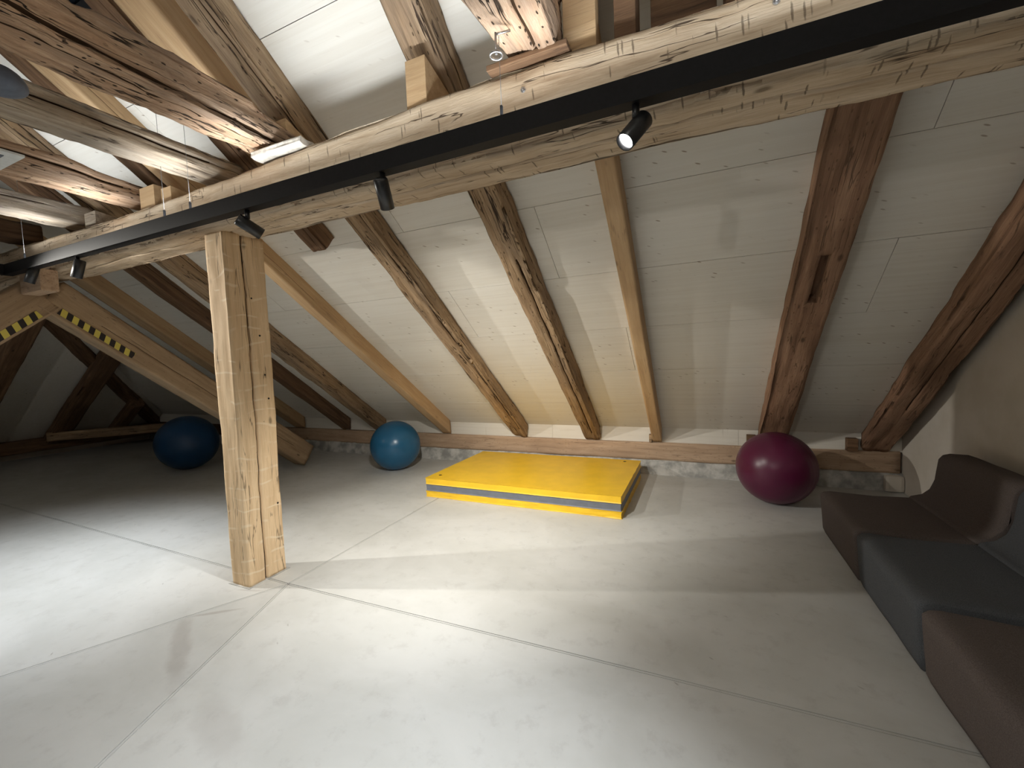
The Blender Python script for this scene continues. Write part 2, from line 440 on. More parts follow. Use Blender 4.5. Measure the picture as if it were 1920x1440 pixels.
def joint(a, b_):
    a, b_ = Vector((*a, 0)), Vector((*b_, 0)); d = (b_ - a); L = d.length; m_ = frame(a, b_)
    bm = bmesh.new(); box_bm(bm, (.012, -.0052, -.010), (L, .0052, -.0006))
    o = put('joint_filler', from_bm('joint_filler', bm), FLOOR_B, floor); o.matrix_parent_inverse = floor.matrix_basis.inverted(); o.matrix_basis = m_
for e_ in ((XR, 1.86), (-2.48, YN), (XL, 1.98), (j2x, YB), (j1x, YB)): joint((Hx, Hy), e_)

# ------------------------------------------------------------------ roof boards (ceiling panels), hip and far slope
def slope_base(name, y0, y1, mirror=False):
    bm = bmesh.new(); th = .14
    def zz(y): return zroof(y) if not mirror else zroof(2 * RIDGE_Y - y)
    pts = [(XL, y0), (XR + .25, y0), (XR + .25, y1), (XL, y1)]
    lo = [bm.verts.new((x, y, zz(y) + .028)) for x, y in pts]; hi = [bm.verts.new((x, y, zz(y) + th)) for x, y in pts]
    bm.faces.new(lo); bm.faces.new(hi)
    for i in range(4): bm.faces.new((lo[i], lo[(i + 1) % 4], hi[(i + 1) % 4], hi[i]))
    return struct(put(name, from_bm(name, bm), JOINT))
ceil = slope_base('ceiling', RIDGE_Y, 5.3)
slopem = frame((0, 5.10, 0.53), (1, 5.10, 0.53), (0, SA, CA))
# local x = +X, local z = roof normal (outwards), local y = up the slope or down: make y go up
Rm = Matrix(((1, 0, 0), (0, -CA, -SA), (0, SA, -CA))).transposed().to_4x4()   # x, up-slope y, inward z
Rm = Matrix((Vector((1, 0, 0)), Vector((0, -CA, SA)), Vector((0, -SA, -CA)))).transposed().to_4x4()
joff = {3: -1.95, 4: -.96, 5: -2.0, 6: -.3, 7: -1.4, 2: -.55, 1: -1.3, 0: -2.2}
row = 0.63; plen = 3.0; s = -.06; k = 0; pmesh = {}
while s < 6.5:
    s1 = min(-.06 + row * (k + 1), 6.50)
    x = joff.get(k, -1.0 + .37 * k) ; x -= plen * 5
    while x < XR + .2:
        a, b_ = max(x, XL + .05), min(x + plen, XR + .2)
        if b_ - a > .1:
            hipx = -10.65 + (zroof(5.1 - CA * (s + s1) / 2) - .36) / .65
            if b_ > hipx - 1.2:
                bm = bmesh.new(); box_bm(bm, (0, 0, -.022), (b_ - a - .003, s1 - s - .003, 0))
                me = from_bm('ceiling_panel', bm)
                o = put('ceiling_panel', me, BOARD, ceil)
                dz = random.uniform(-.001, .001)
                mm = Rm.copy(); mm.translation = Vector((a, 5.10, .53)) + Rm.to_3x3() @ Vector((0, s, dz)); o.matrix_basis = mm
        x += plen
    s = s1; k += 1
    if s >= 6.49: break
ceil_b = slope_base('ceiling', -5.5, RIDGE_Y, True)
ceil_b.data.materials.clear(); ceil_b.data.materials.append(BOARD)
# hip slope at the far left end
def hz(x): return .36 + .65 * (x + 10.65)
bm = bmesh.new()
for dz in (0, .12):
    for x, y in ((XL - .1, -5.5), (XL - .1, 5.5), (-6.4, 5.5), (-6.4, -5.5)):
        bm.verts.new((x, y, hz(x) + dz))
bm.verts.ensure_lookup_table(); V = bm.verts
for f in ((0, 1, 2, 3), (4, 5, 6, 7), (0, 1, 5, 4), (1, 2, 6, 5), (2, 3, 7, 6), (3, 0, 4, 7)): bm.faces.new([V[i] for i in f])
struct(put('ceiling', from_bm('ceiling', bm), BOARD))

# upright white board between wall plate and roof slope
for x0, x1 in ((XL, -8.7), (-8.7, -6.6), (-6.6, -4.0), (-4.0, -1.72), (-1.72, .38), (.38, XR)):
    o = box('trim_1', (x0 + .001, 5.085, .372), (x1 - .001, 5.105, .575), BOARD); struct(o)
# kerb of rough mortar under the plate
bm = bmesh.new(); nx, nz = 260, 6
rows = []
for i in range(nx + 1):
    x = XL + (XR - XL) * i / nx; col_ = []
    for j in range(nz + 1):
        z = -.01 + .178 * j / nz
        y = 5.035 + .035 * (j / nz) + .020 * noise.noise(Vector((x * 3, z * 9, 0))) + .010 * noise.noise(Vector((x * 13, z * 25, 3)))
        col_.append(bm.verts.new((x, y, z)))
    col_.append(bm.verts.new((x, 5.3, .168))); rows.append(col_)
for a, b_ in zip(rows, rows[1:]):
    for j in range(nz + 1): bm.faces.new((a[j], b_[j], b_[j + 1], a[j + 1]))
struct(put('wall_back', from_bm('wall_back', bm), KERBM, smooth=True))
# gable wall right: a thin step in the plaster near the eaves
struct(poly_prism('wall_right', [(5.35, -.1), (5.35, .50), (4.13, zroof(4.13) + .1), (4.13, -.1)], 'x', XR, XR + .25, PLASTER))
struct(poly_prism('wall_right', [(4.13, -.1), (4.13, zroof(4.13) + .1), (RIDGE_Y, RIDGE_Z + .1), (-5.35, .55), (-5.35, -.1)], 'x', XR - .028, XR + .25, PLASTER))
struct(box('wall_front', (XL, -5.45, -.1), (XR, -5.25, .6), PLASTER))
struct(box('wall_left', (XL - .1, -5.4, -.1), (XL + .05, 5.3, .35), PLASTER))
struct(box('trim_2', (1.60, 5.0, 0), (XR, 5.07, .16), PLASTER, bev=.03))

# ------------------------------------------------------------------ eaves: the wall plate
tag(timber('wall_plate', (XR - .02, 5.17, .272), (-6.65, 5.17, .262), .22, .205, W_PLATE, amp=.003, rough=.001, wane=.006, seg=.07,
           cracks=[(3, .1, 2.6, 4.2, .01, .002)], seed=3),
    'long horizontal brown timber along the foot of the white roof slope, above the grey kerb', 'beam')
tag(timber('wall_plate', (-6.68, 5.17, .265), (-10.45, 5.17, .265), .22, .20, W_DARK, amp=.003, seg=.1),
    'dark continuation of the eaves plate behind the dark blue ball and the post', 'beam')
tag(timber('wall_plate', (-10.62, -2.0, .22), (-10.62, 5.1, .24), .26, .22, W_DARK, amp=.004, seg=.1),
    'dark timber lying along the floor edge at the far left hip end', 'beam')
tag(timber('tie_beam', (-10.3, 3.35, .37), (-8.9, 5.05, .37), .15, .15, W_OLD, amp=.004, seg=.08),
    'short lighter beam across the dark far left corner behind the dark blue ball', 'beam')

# ------------------------------------------------------------------ rafters of the main slope
def rafter(x0, x1, xf0, xf1, mat, label, t=.155, ytop=-.02, yfoot=5.055, cracks=(), amp=.004, wane=.014, rough=.0015, shape=None, seed=None,
           shear=True, name='rafter', under=0.0, knobs=(), group=None, seg=.045):
    """x0,x1 the underside's two edges at y=1.5 and xf0,xf1 at the foot."""
    xa = (xf0 + xf1) / 2; xb = (x0 + x1) / 2; wdt = (xf1 - xf0)
    sl = (xb - xa) / (5.05 - 1.5)
    def P(y):
        return Vector((xa + sl * (5.05 - y), y, zund(y))) + Vector((0, SA, CA)) * (t / 2 + under)
    # shift so the plumb cut sits at yfoot
    o = timber(name, P(yfoot - SA * t / 2), P(ytop), wdt, t, mat, up=(0, SA, CA), amp=amp, wane=wane, rough=rough, cracks=cracks,
               shape=shape, seed=seed, shear0=TA if shear else 0, knobs=knobs, seg=seg)
    return tag(o, label, 'rafter', group)
# sides seen: 0 underside, and with local x up the slope and z outward, y = z cross x
# local y points to -X or +X: z=(0,SA,CA), x=(0,-CA,SA) -> y = z x x = (SA*SA+CA*CA,0,0) = +X
rafter(-3.56, -3.36, -3.36, -3.22, W_NEW, 'smooth light brown rafter right of the post, foot beside the bright blue ball',
       amp=.002, wane=.004, rough=.0003, cracks=[(1, -.1, 2.5, 5.2, .004, .0015)], seed=11)
rafter(-2.315, -2.06, -2.25, -2.05, W_OLD, 'rough old cracked rafter landing above the left half of the yellow mat',
       cracks=[(0, .28, .1, 5.9, .055, .008)], amp=.008, wane=.03, rough=.004, seed=21)
rafter(-1.28, -1.07, -1.30, -1.10, W_OLD, 'hewn old rafter with split underside landing above the middle of the mat',
       cracks=[(0, .12, .05, 2.9, .05, .006), (1, .0, 2.2, 6, .02, .004)], amp=.008, wane=.028, rough=.004, seed=33,
       knobs=[(2.55, .09, -.05, .05, -.035)])
rafter(-.49, -.385, -.50, -.395, W_NEW, 'narrow smooth board-like rafter landing above the right end of the yellow mat',
       amp=.0015, wane=.003, rough=.0002, seed=41)
r4 = rafter(.575, .76, .56, .80, W_RED, 'reddish old rafter with an open mortise slot, standing above the plum ball',
       amp=.005, wane=.015, rough=.001, cracks=[(3, .1, 1.2, 4.6, .01, .002)], seed=52)
rafter(1.43, 1.66, 1.43, 1.66, W_RED, 'dark hewn rafter beside the gable wall, behind the lounge seats',
       amp=.009, wane=.03, rough=.003, cracks=[(0, .0, .6, 3.8, .02, .004)], seed=64)
rafter(-4.62, -4.41, -4.62, -4.38, W_OLD, 'knotty old rafter whose foot hides behind the bright blue ball', amp=.008, wane=.022, rough=.003, seed=72,
       cracks=[(1, .2, 2.2, 5.8, .02, .003)])
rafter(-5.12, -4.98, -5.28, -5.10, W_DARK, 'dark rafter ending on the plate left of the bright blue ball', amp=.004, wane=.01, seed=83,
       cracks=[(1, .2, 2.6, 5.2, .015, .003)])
rafter(-6.18, -5.90, -6.36, -6.12, W_NEW, 'wide plain brown rafter just above the taped strut', amp=.002, wane=.004, rough=.0003, seed=91)
# mortise in the reddish rafter: a recessed pocket, seen dark
def slot():
    # carve by boolean on the rafter
    y0, y1 = 2.99, 3.30
    mid = (y0 + y1) / 2
    cut = bpy.data.objects.new('cut', bpy.data.meshes.new('cut')); COL.objects.link(cut)
    bm = bmesh.new(); box_bm(bm, (-.205, .08, -.12), (.205, .13, .08)); bm.to_mesh(cut.data); bm.free()
    cut.matrix_world = frame(Vector((.57, mid, zund(mid))), Vector((.57, mid, zund(mid))) + Vector((0, -CA, SA)), (0, SA, CA))
    md = r4.modifiers.new('slot', 'BOOLEAN'); md.object = cut; md.operation = 'DIFFERENCE'; md.solver = 'EXACT'
    bpy.context.view_layer.update()
    dg = bpy.context.evaluated_depsgraph_get()
    me = bpy.data.meshes.new_from_object(r4.evaluated_get(dg)); r4.modifiers.clear()
    if len(me.polygons) > 100: r4.data = me
    bpy.data.objects.remove(cut)
slot()
# extra short rafters seen only above the purlin
rafter(-3.70, -3.575, -3.70, -3.575, W_DARK, 'reddish brown rafter stub running up beside the smooth rafter, between the left tie beams', yfoot=2.15, shear=False, seed=101, amp=.003)
rafter(-2.605, -2.40, -2.605, -2.40, W_NEW, 'smooth tan rafter left of the rough cracked one, sawn off past the purlin', yfoot=2.33, shear=False, amp=.001, wane=.003, rough=.0002, seed=111)
rafter(-2.79, -2.62, -2.79, -2.62, W_DARK, 'dark old rafter with a broken end hanging past the purlin right of the post', yfoot=2.52, shear=False, seed=121, amp=.007, wane=.03, rough=.004,
       cracks=[(0, .1, 0, 2.4, .03, .004)])
# lodging blocks nailed beside rafter feet on the plate
for x, lab in ((.505, 'small dark wooden cleat on the plate beside the slotted reddish rafter'),
               (1.36, 'small dark wooden cleat on the plate beside the rafter at the gable wall')):
    tag(box('cleat', (x - .05, 5.0, .376), (x + .035, 5.08, .50), W_DARK, bev=.004), lab, 'block')
tag(box('cleat', (-.535, 5.035, .376), (-.505, 5.08, .47), W_OLD, bev=.003), 'tiny wooden cleat on the plate at the foot of the narrow smooth rafter', 'block')

# ------------------------------------------------------------------ hip end rafters
def hipz(x): return .33 + .65 * (x + 10.65)
def hip_rafter(p0, p1, wdt, t, label, name='rafter'):
    a = Vector(p0); b_ = Vector(p1); nrm = Vector((-.545, 0, .838))
    return tag(timber(name, a - nrm * -(-t / 2), b_ - nrm * -(-t / 2), wdt, t, W_DARK, up=nrm, seg=.08, amp=.006, wane=.02), label, 'rafter')
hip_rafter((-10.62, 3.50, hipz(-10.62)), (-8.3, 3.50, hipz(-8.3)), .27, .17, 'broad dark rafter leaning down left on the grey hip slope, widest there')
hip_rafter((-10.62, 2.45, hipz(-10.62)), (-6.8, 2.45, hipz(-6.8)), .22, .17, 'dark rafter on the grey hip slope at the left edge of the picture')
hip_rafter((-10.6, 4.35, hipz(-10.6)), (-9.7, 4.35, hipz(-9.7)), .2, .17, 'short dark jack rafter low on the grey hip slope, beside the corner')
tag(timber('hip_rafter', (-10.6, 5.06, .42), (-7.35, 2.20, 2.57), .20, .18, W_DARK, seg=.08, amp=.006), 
    'dark diagonal hip rafter rising from the far left corner', 'rafter')

# ------------------------------------------------------------------ the purlin on the post
def purl(t):
    x = -8.0 + t * 9.7
    h = 1 - .16 * sm(-1.0, -3.0, x)
    h = .325 - (.065 * (1 - sm(-3.2, -.9, x))); 
    b_ = .012 * noise.noise(Vector((x * .8, 3, 3)))
    return (1, h / .325, 0, (h - .325) / 2 + b_)
purlin = timber('purlin_beam', (-8.0, 1.785, 2.4125), (1.745, 1.785, 2.4125), .27, .325, W_PURLIN, seg=.025, amp=.006, rough=.003, wane=.035, m=10,
                cracks=[(3, .05, 6.3, 9.75, .035, .005), (0, -.12, 1.0, 9.0, .03, .004), (2, 0, .1, .2, 0, .003)], shape=purl, seed=7.7)
tag(purlin, 'big pale hewn purlin beam crossing the whole upper picture behind the black track', 'beam')
# local y of this beam = +Y side ; side 3 (-y) faces the camera

post = empty('post', (-2.74, 1.83, 0))
timber('shaft', (0, 0, 0), (0, 0, 2.262), .27, .18, W_POST, post, up=(1, 0, 0), seg=.02, amp=.0035, rough=.0012, wane=.010, m=10,
       cracks=[(2, -.06, -.3, 2.6, .055, .0055), (3, .1, .2, 1.2, .012, .003)], seed=5.2)
tag(post, 'square light brown oak post with a long vertical crack standing under the purlin', 'post')
for y_, z_ in ((-.03, .86), (.06, 1.62), (.075, 1.36), (.09, 1.2), (.10, .48), (.045, 1.05), (.02, 1.86)):
    bm = bmesh.new(); bmesh.ops.create_cone(bm, cap_ends=True, segments=10, radius1=.0065, radius2=.005, depth=.004)
    nh = put('nail_hole', from_bm('nail_hole', bm), BLACK, post); nh.matrix_basis = Matrix.Translation((.0915, y_, z_)) @ Matrix.Rotation(R(90), 4, 'Y')
# sealant ring around the post's foot
box('base_joint', (-.103, -.148, 0), (.103, .148, .004), KERBM, post)

# ------------------------------------------------------------------ tie (collar) beams lying on the purlin, running to the camera side
def tie(x0, x1, z0, h, y_end, mat, label, shape=None, cracks=(), seed=0, amp=.008, wane=.03, rough=.004, dxs=0, knobs=(), name='tie_beam', seg=.035, zs=0):
    xc = (x0 + x1) / 2
    o = timber(name, (xc, y_end, z0 + h / 2), (xc + dxs, -3.3, z0 + h / 2 + zs), x1 - x0, h, mat, seg=seg, amp=amp, wane=wane, rough=rough, cracks=cracks,
               shape=shape, seed=seed, knobs=knobs, m=9)
    return tag(o, label, 'beam')
# local x = -Y, z up, y = z cross x = (0,0,1)x(0,-1,0) = (1,0,0) -> +X side is side 1
def shp_a(t):
    s_ = t * 5.1
    up = .62 + .36 * sm(0, .40, s_) + .45 * sm(.85, 1.5, s_)
    return (1.0 + .12 * sm(.2, 1.2, s_), up, 0, .095 * (up - 1))
tie(-2.30, -2.06, 2.60, .19, 1.80, W_TREE, 'thick crooked trunk-like tie beam, topmost of the left ones, resting on a white shim', shape=shp_a,
    cracks=[(1, -.37, -.2, 3.6, .05, .010), (0, .10, 0, 4, .02, .004)], seed=201, amp=.013, rough=.008, knobs=[(.28, .13, .06, .05, .02), (.95, .12, .12, .06, -.05)])
def shp_b(t): return (1, 1, 0, 0)
tie(-2.93, -2.70, 2.60, .125, 1.90, W_GREY, 'straight grey-brown tie beam, second of the left ones from the top', cracks=[(1, .0, .1, 4, .03, .005)], seed=213)
def shp_c(t):
    s_ = t * 5.1; up = .85 + .25 * sm(.1, .7, s_) + .3 * sm(.9, 1.4, s_)
    return (1, up, 0, .07 * (up - 1))
tie(-3.77, -3.57, 2.60, .145, 1.86, W_TREE, 'wavy brown tie beam with a knot and cracked side, third of the left ones from the top', shape=shp_c, cracks=[(1, .1, .1, 4, .03, .006)], seed=227,
    knobs=[(.5, .1, .07, .1, .02), (1.0, .1, .08, .12, -.02)])
tie(-4.70, -4.46, 2.60, .15, 1.84, W_GREY, 'grey tie beam with a rounded pale end, fourth of the left ones from the top', cracks=[(1, .15, .2, 4, .015, .003)], seed=231)
tie(-5.62, -5.36, 2.60, .16, 1.84, W_DARK, 'dark tie beam at the left edge above the corner of the track', seed=241)
def shp_g(t):
    s_ = t * 5.1; return (1 + .25 * sm(.0, .5, s_), 1 + .1 * sm(0, .5, s_), -.0, 0)
gb = tie(-.70, -.475, 2.605, .25, 1.72, W_TREE, 'heavy hewn tie beam with crosswise axe marks coming forward above the right of the yellow mat', shape=shp_g,
    cracks=[(0, .10, 0, 3.6, .045, .006), (1, 0, .2, 3, .02, .004)], seed=253, amp=.010)

# shims, blocks and boards sitting on the purlin
tag(timber('shim', (-2.22, 1.655, 2.565), (-1.86, 1.67, 2.575), .09, .035, WHITEW, amp=.004, rough=.002, wane=.006, seg=.02), 'pale weathered wooden shim under the end of the thick crooked tie beam', 'shim')
tag(box('shim', (-.78, 1.62, 2.578), (-.44, 1.80, 2.60), W_DARK, bev=.003), 'thin dark slab under the end of the heavy axe-marked tie beam', 'shim')
def wedge(x0, x1, y0, y1, z0, zt0, zt1, mat, label, name='wedge_block'):
    return tag(poly_prism(name, [(y0, z0), (y1, z0), (y1, zt1), (y0, zt0)], 'x', x0, x1, mat, bev=.003), label, 'block')
wedge(-1.225, -1.115, 1.68, 1.90, 2.57, 2.79, 2.72, W_NEW, 'light wedge-shaped block standing on the purlin under the hewn rafter above the yellow mat')
wedge(-.475, -.345, 1.70, 1.76, 2.585, 2.95, 2.93, W_NEW, 'upright pale board on the purlin right of the heavy tie beam', 'filler_board')
wedge(-3.48, -3.31, 1.69, 1.84, 2.52, 2.66, 2.66, W_NEW, 'larger of the two pale cube blocks on the purlin left of the second tie beam')
wedge(-3.25, -3.14, 1.70, 1.84, 2.52, 2.62, 2.60, W_NEW, 'smaller of the two pale cube blocks on the purlin left of the second tie beam')
wedge(-4.26, -4.10, 1.70, 1.84, 2.51, 2.63, 2.61, W_GREY, 'small grey block on the purlin between the third and fourth tie beams')
wedge(-2.20, -2.07, 1.72, 1.88, 2.56, 2.78, 2.71, W_NEW, 'brown wedge block on the purlin behind the end of the thick crooked tie beam')
wedge(.10, .17, 1.72, 1.86, 2.57, 2.95, 2.90, W_DARK, 'dark upright timber on the purlin, rightmost at the top edge of the picture', 'filler_board')
wedge(-.28, -.20, 1.72, 1.86, 2.57, 3.05, 3.0, W_DARK, 'dark brown upright piece on the purlin just right of the pale upright board', 'filler_board')
wedge(-.16, .08, 1.88, 1.93, 2.57, 2.90, 2.86, W_DARK, 'dark board closing the gap above the purlin at the top edge', 'filler_board')
# block under the far end of the purlin
tag(box('bolster_block', (-4.99, 1.55, 2.075), (-4.64, 1.66, 2.245), W_PLATE, bev=.012), 'square pale timber block under the purlin at the left, where two taped struts meet', 'block')

# ------------------------------------------------------------------ struts with hazard tape
# +Y strut: side face at x=-5.0 ; local y = z x x : x=(0,+,-) z up => y = -X ... so +X side is side 3
def strut_y(p0, p1, label, t0, t1, toff, seed):
    e = empty('strut', p0); v = Vector(p1) - Vector(p0)
    fm = frame((0, 0, 0), v); sgn = 1 if (fm.to_3x3() @ Vector((0, 1, 0))).x > 0 else -1
    timber('brace_beam', (0, 0, 0), v, .19, .29, W_STRUT, e, seg=.05, amp=.003, wane=.008,
           cracks=[(1 if sgn > 0 else 3, .0, .3, v.length - .2, .006, .002)], seed=seed)
    bm = bmesh.new(); box_bm(bm, (t0, -.002, -.029), (t1, .002, .029))
    t = put('hazard_tape', from_bm('hazard_tape', bm), TAPE, e)
    t.matrix_basis = fm @ Matrix.Translation((0, sgn * .0985, toff))
    return tag(e, label, 'strut')
strut_y((-5.095, 1.73, 2.105), (-5.095, 4.17, .165), 'light brown strut sloping down right behind the post, with striped tape near its top', .12, .745, -.085, 62)
strut_y((-5.095, 1.70, 2.10), (-5.095, -.6, -.0 + .14), 'short brown strut sloping down to the left edge, with striped tape on it', .15, .70, -.095, 67)

# ------------------------------------------------------------------ hanging track light
track = empty('track_light', (-2.35, TY, TZ0))
box('track_profile', (-5.0 + 2.35 - .03, -.03, 0), (1.70 + 2.35, .03, TZ1 - TZ0), BLACK, track, bev=.002)
box('track_profile', (-2.68 - .0, -.03 - 2.6, 0), (-2.62, -.03, TZ1 - TZ0), BLACK, track, bev=.002)
box('bottom_lip', (-2.68, -.034, -.004), (4.05, -.030, .006), BLACK, track)
box('diffuser', (-2.6, -.018, TZ1 - TZ0 - .001), (4.0, .018, TZ1 - TZ0 + .006), DIFF, track)
def cyl(name, p0, p1, r, mat, parent, seg=10, r2=None):
    p0, p1 = Vector(p0), Vector(p1); L = (p1 - p0).length
    bm = bmesh.new(); bmesh.ops.create_cone(bm, cap_ends=True, segments=seg, radius1=r, radius2=r if r2 is None else r2, depth=L)
    me = from_bm(name, bm)
    for p in me.polygons: p.use_smooth = len(p.vertices) == 4
    o = put(name, me, mat, parent)
    d = (p1 - p0).normalized(); o.matrix_basis = Matrix.Translation((p0 + p1) / 2) @ d.to_track_quat('Z', 'Y').to_matrix().to_4x4(); return o
for x in (-4.69, -2.85, -2.60, -.665):
    top = (3.05 if x < -1 else 2.60) - TZ0
    cyl('suspension_wire', (x + 2.35, 0, TZ1 - TZ0), (x + 2.35, 0, top), .0012, WIRE, track, 6)
    box('wire_clip', (x + 2.35 - .004, -.005, TZ1 - TZ0), (x + 2.35 + .004, .005, TZ1 - TZ0 + .05), BLACK, track)
tag(track, 'long black hanging track rail with spotlights, running along the big purlin', 'track light')

SPOT_LABEL = {
    'front_right': 'brightest lit track spotlight, at the right above the narrow rafter, glaring at the camera',
    'middle': 'black cylinder spotlight on the track pointing straight down, right of the thick tie beam',
    'post': 'black cylinder spotlight on the track just right above the post, tilted down to the right',
    'left': 'smaller lit spotlight at the left end of the track, left of the post',
    'far_left': 'leftmost spotlight on the track above the square block, seen from its side',
    'corner': 'track spotlight on the short return of the track outside the left edge',
    'hip_fill': 'added unseen spotlight on the short return, outside the left edge, brightening the hip end',
    'back': 'added upper-aimed spotlight on the assumed second track, unseen behind the camera',
    'floor_fill': 'added floor-aimed spotlight on the assumed second track, unseen behind the camera'}
def spot(key):
    pos, aim, power, cone, blend, tint = LAMPS[key]
    p = Vector(pos); d = (Vector(aim) - p).normalized()
    e = empty('track_spotlight', p)
    zt = TZ0 - p.z
    cyl('adapter', (0, 0, .035), (0, 0, zt), .012, BLACKC, e, 10)
    # body: open tube with a back cap
    n_ = 28; r = .031; L0, L1 = -.055, .070
    bm = bmesh.new(); prof = [(0, L0), (r * .86, L0), (r, L0 + .006), (r, L1), (r * .90, L1), (r * .82, L1 - .022)]
    rg = []
    for rr, zz in prof:
        rg.append([bm.verts.new((rr * math.cos(2 * math.pi * i / n_), rr * math.sin(2 * math.pi * i / n_), zz)) for i in range(n_)] if rr else [bm.verts.new((0, 0, zz))])
    for i in range(n_): bm.faces.new((rg[0][0], rg[1][(i + 1) % n_], rg[1][i]))
    for a, b_ in zip(rg[1:], rg[2:]):
        for i in range(n_): bm.faces.new((a[i], a[(i + 1) % n_], b_[(i + 1) % n_], b_[i]))
    q = d.to_track_quat('Z', 'Y').to_matrix().to_4x4()
    bd = put('body', from_bm('body', bm), BLACKC, e); bd.matrix_basis = q
    for f in bd.data.polygons: f.use_smooth = True
    bm = bmesh.new(); bmesh.ops.create_circle(bm, cap_ends=True, segments=24, radius=r * .83)
    ln = put('lens', from_bm('lens', bm), LENS if power > 30 else LENS_OFF, e); ln.matrix_basis = q @ Matrix.Translation((0, 0, L1 - .020))
    cyl('yoke', (0, 0, -.0), (0, 0, .04), .008, BLACKC, e, 8)
    tag(e, SPOT_LABEL[key], 'spotlight')
    ld = bpy.data.lights.new('spot_' + key, 'SPOT'); ld.energy = power; ld.color = kelvin(tint)
    ld.spot_size = R(cone); ld.spot_blend = blend; ld.shadow_soft_size = .022
    lo = bpy.data.objects.new('lamp_glow', ld); COL.objects.link(lo); lo.parent = e
    lo.matrix_basis = Matrix.Translation(d * (L1 + .004)) @ d.to_track_quat('-Z', 'Y').to_matrix().to_4x4()
for k_ in LAMPS: spot(k_)
# assumed second track, unseen behind the camera, added to carry the fill spots
t2 = empty('track_light', (-2.35, -1.5, TZ0)); box('track_profile', (-2.6, -.03, 0), (4.05, .03, TZ1 - TZ0), BLACK, t2, bev=.002)
tag(t2, 'added black track rail, unseen behind the camera, carrying the added spotlights', 'track light')

# hook with ring, eye bolts
hk = empty('hook', (-.655, 1.45, 2.50))
cyl('stem', (0, 0, .0), (0, 0, .075), .0045, STEEL, hk, 8); cyl('arm', (0, 0, .07), (.05, .02, .08), .004, STEEL, hk, 8)
bm = bmesh.new()
rr, r_ = .022, .0045
vs = [[bm.verts.new(((rr + r_ * math.cos(b_)) * math.cos(a), (rr + r_ * math.cos(b_)) * math.sin(a), r_ * math.sin(b_))) for b_ in [j * math.pi / 4 for j in range(8)]] for a in [i * math.pi / 12 for i in range(24)]]
for i in range(24):
    for j in range(8): bm.faces.new((vs[i][j], vs[(i + 1) % 24][j], vs[(i + 1) % 24][(j + 1) % 8], vs[i][(j + 1) % 8]))
put('ring', from_bm('ring', bm), STEEL, hk, (0, 0, -.003), smooth=True)
tag(hk, 'small steel hook with a flat ring on the side of the heavy tie beam', 'hook')
for x, z, lab in ((-.63, 2.475, 'small round bolt head in the purlin below the heavy tie beam'), (.24, 2.50, 'small round bolt head in the purlin near the top right')):
    e = empty('bolt', (x, 1.647, z)); cyl('washer', (0, 0, 0), (0, -.006, 0), .011, STEEL, e, 16); cyl('head', (0, -.006, 0), (0, -.014, 0), .006, STEEL, e, 6)
    tag(e, lab, 'bolt')

# roundish dark thing and white panel hanging at the left edge
e = empty('pendant_dome', (-2.52, .78, 2.57))
bm = bmesh.new(); bmesh.ops.create_uvsphere(bm, u_segments=28, v_segments=14, radius=.085)
for v in bm.verts: v.co.z = v.co.z * (.8 if v.co.z > 0 else .45)
put('shade', from_bm('shade', bm), DOME, e, smooth=True); cyl('cord', (0, 0, .05), (0, 0, .6), .003, BLACK, e, 6)
tag(e, 'dark blue-grey rounded dome between the first two tie beams at the left edge', 'lamp')
e = empty('hanging_panel', (-3.22, .98, 2.47))
box('board', (-.25, -.10, 0), (.24, .01, .012), SIGN, e, bev=.002); box('grille', (-.2, -.085, -.003), (.19, -.045, .001), GRY, e)
cyl('cord', (0, 0, .01), (0, 0, .6), .002, BLACK, e, 6)
tag(e, 'corner of a flat white panel at the left edge between tie beams', 'panel')
# roof window, black at night
e = empty('roof_window', (-3.1, .75, zroof(.75)))
e.matrix_basis = Matrix.Translation((-3.05, .82, zroof(.82))) @ Rm
box('pane', (-.55, -.55, .0), (.42, .50, .012), GLASSN, e); 
for lo, hi in (((-.60, -.60, 0), (.47, -.55, .02)), ((-.60, .50, 0), (.47, .55, .02)), ((-.60, -.55, 0), (-.55, .5, .02)), ((.42, -.55, 0), (.47, .5, .02))):
    box('frame_bar', lo, hi, BLACK, e)
e['kind'] = 'structure'; e.name = 'window_1'

# ------------------------------------------------------------------ exercise balls
def ball(name, c, r, mat, label, squash=.985, rot=0):
    e = empty(name, (c[0], c[1], 0), rot)
    bm = bmesh.new(); nu, nv = 72, 64; rings_ = []
    for j in range(1, nv):
        ph = math.pi * j / nv; z = math.cos(ph); rr = math.sin(ph)
        rib = .0018 * (math.cos(ph * 44) > .75) * (1 if abs(z) < .8 else 0)
        rings_.append([bm.verts.new(((r + rib) * rr * math.cos(2 * math.pi * i / nu), (r + rib) * z, (r + rib) * rr * math.sin(2 * math.pi * i / nu))) for i in range(nu)])
    t0 = bm.verts.new((0, r, 0)); t1 = bm.verts.new((0, -r, 0))
    for i in range(nu):
        bm.faces.new((rings_[0][i], rings_[0][(i + 1) % nu], t0)); bm.faces.new((rings_[-1][i], rings_[-1][(i + 1) % nu], t1))
    for a, b_ in zip(rings_, rings_[1:]):
        for i in range(nu): bm.faces.new((a[i], a[(i + 1) % nu], b_[(i + 1) % nu], b_[i]))
    flat = -r * squash
    for v in bm.verts:
        if v.co.z < flat: v.co.z = flat
    o = put('skin', from_bm('skin', bm), mat, e, (0, 0, r * squash), smooth=True)
    cyl('valve_plug', (0, r - .004, r * squash), (0, r + .003, r * squash), .011, SIGN, e, 16)
    return tag(e, label, 'exercise ball')
ball('exercise_ball', (-3.70, 4.43), .323, BALL_B, 'bright blue exercise ball on the floor left of the yellow mat', rot=.5)
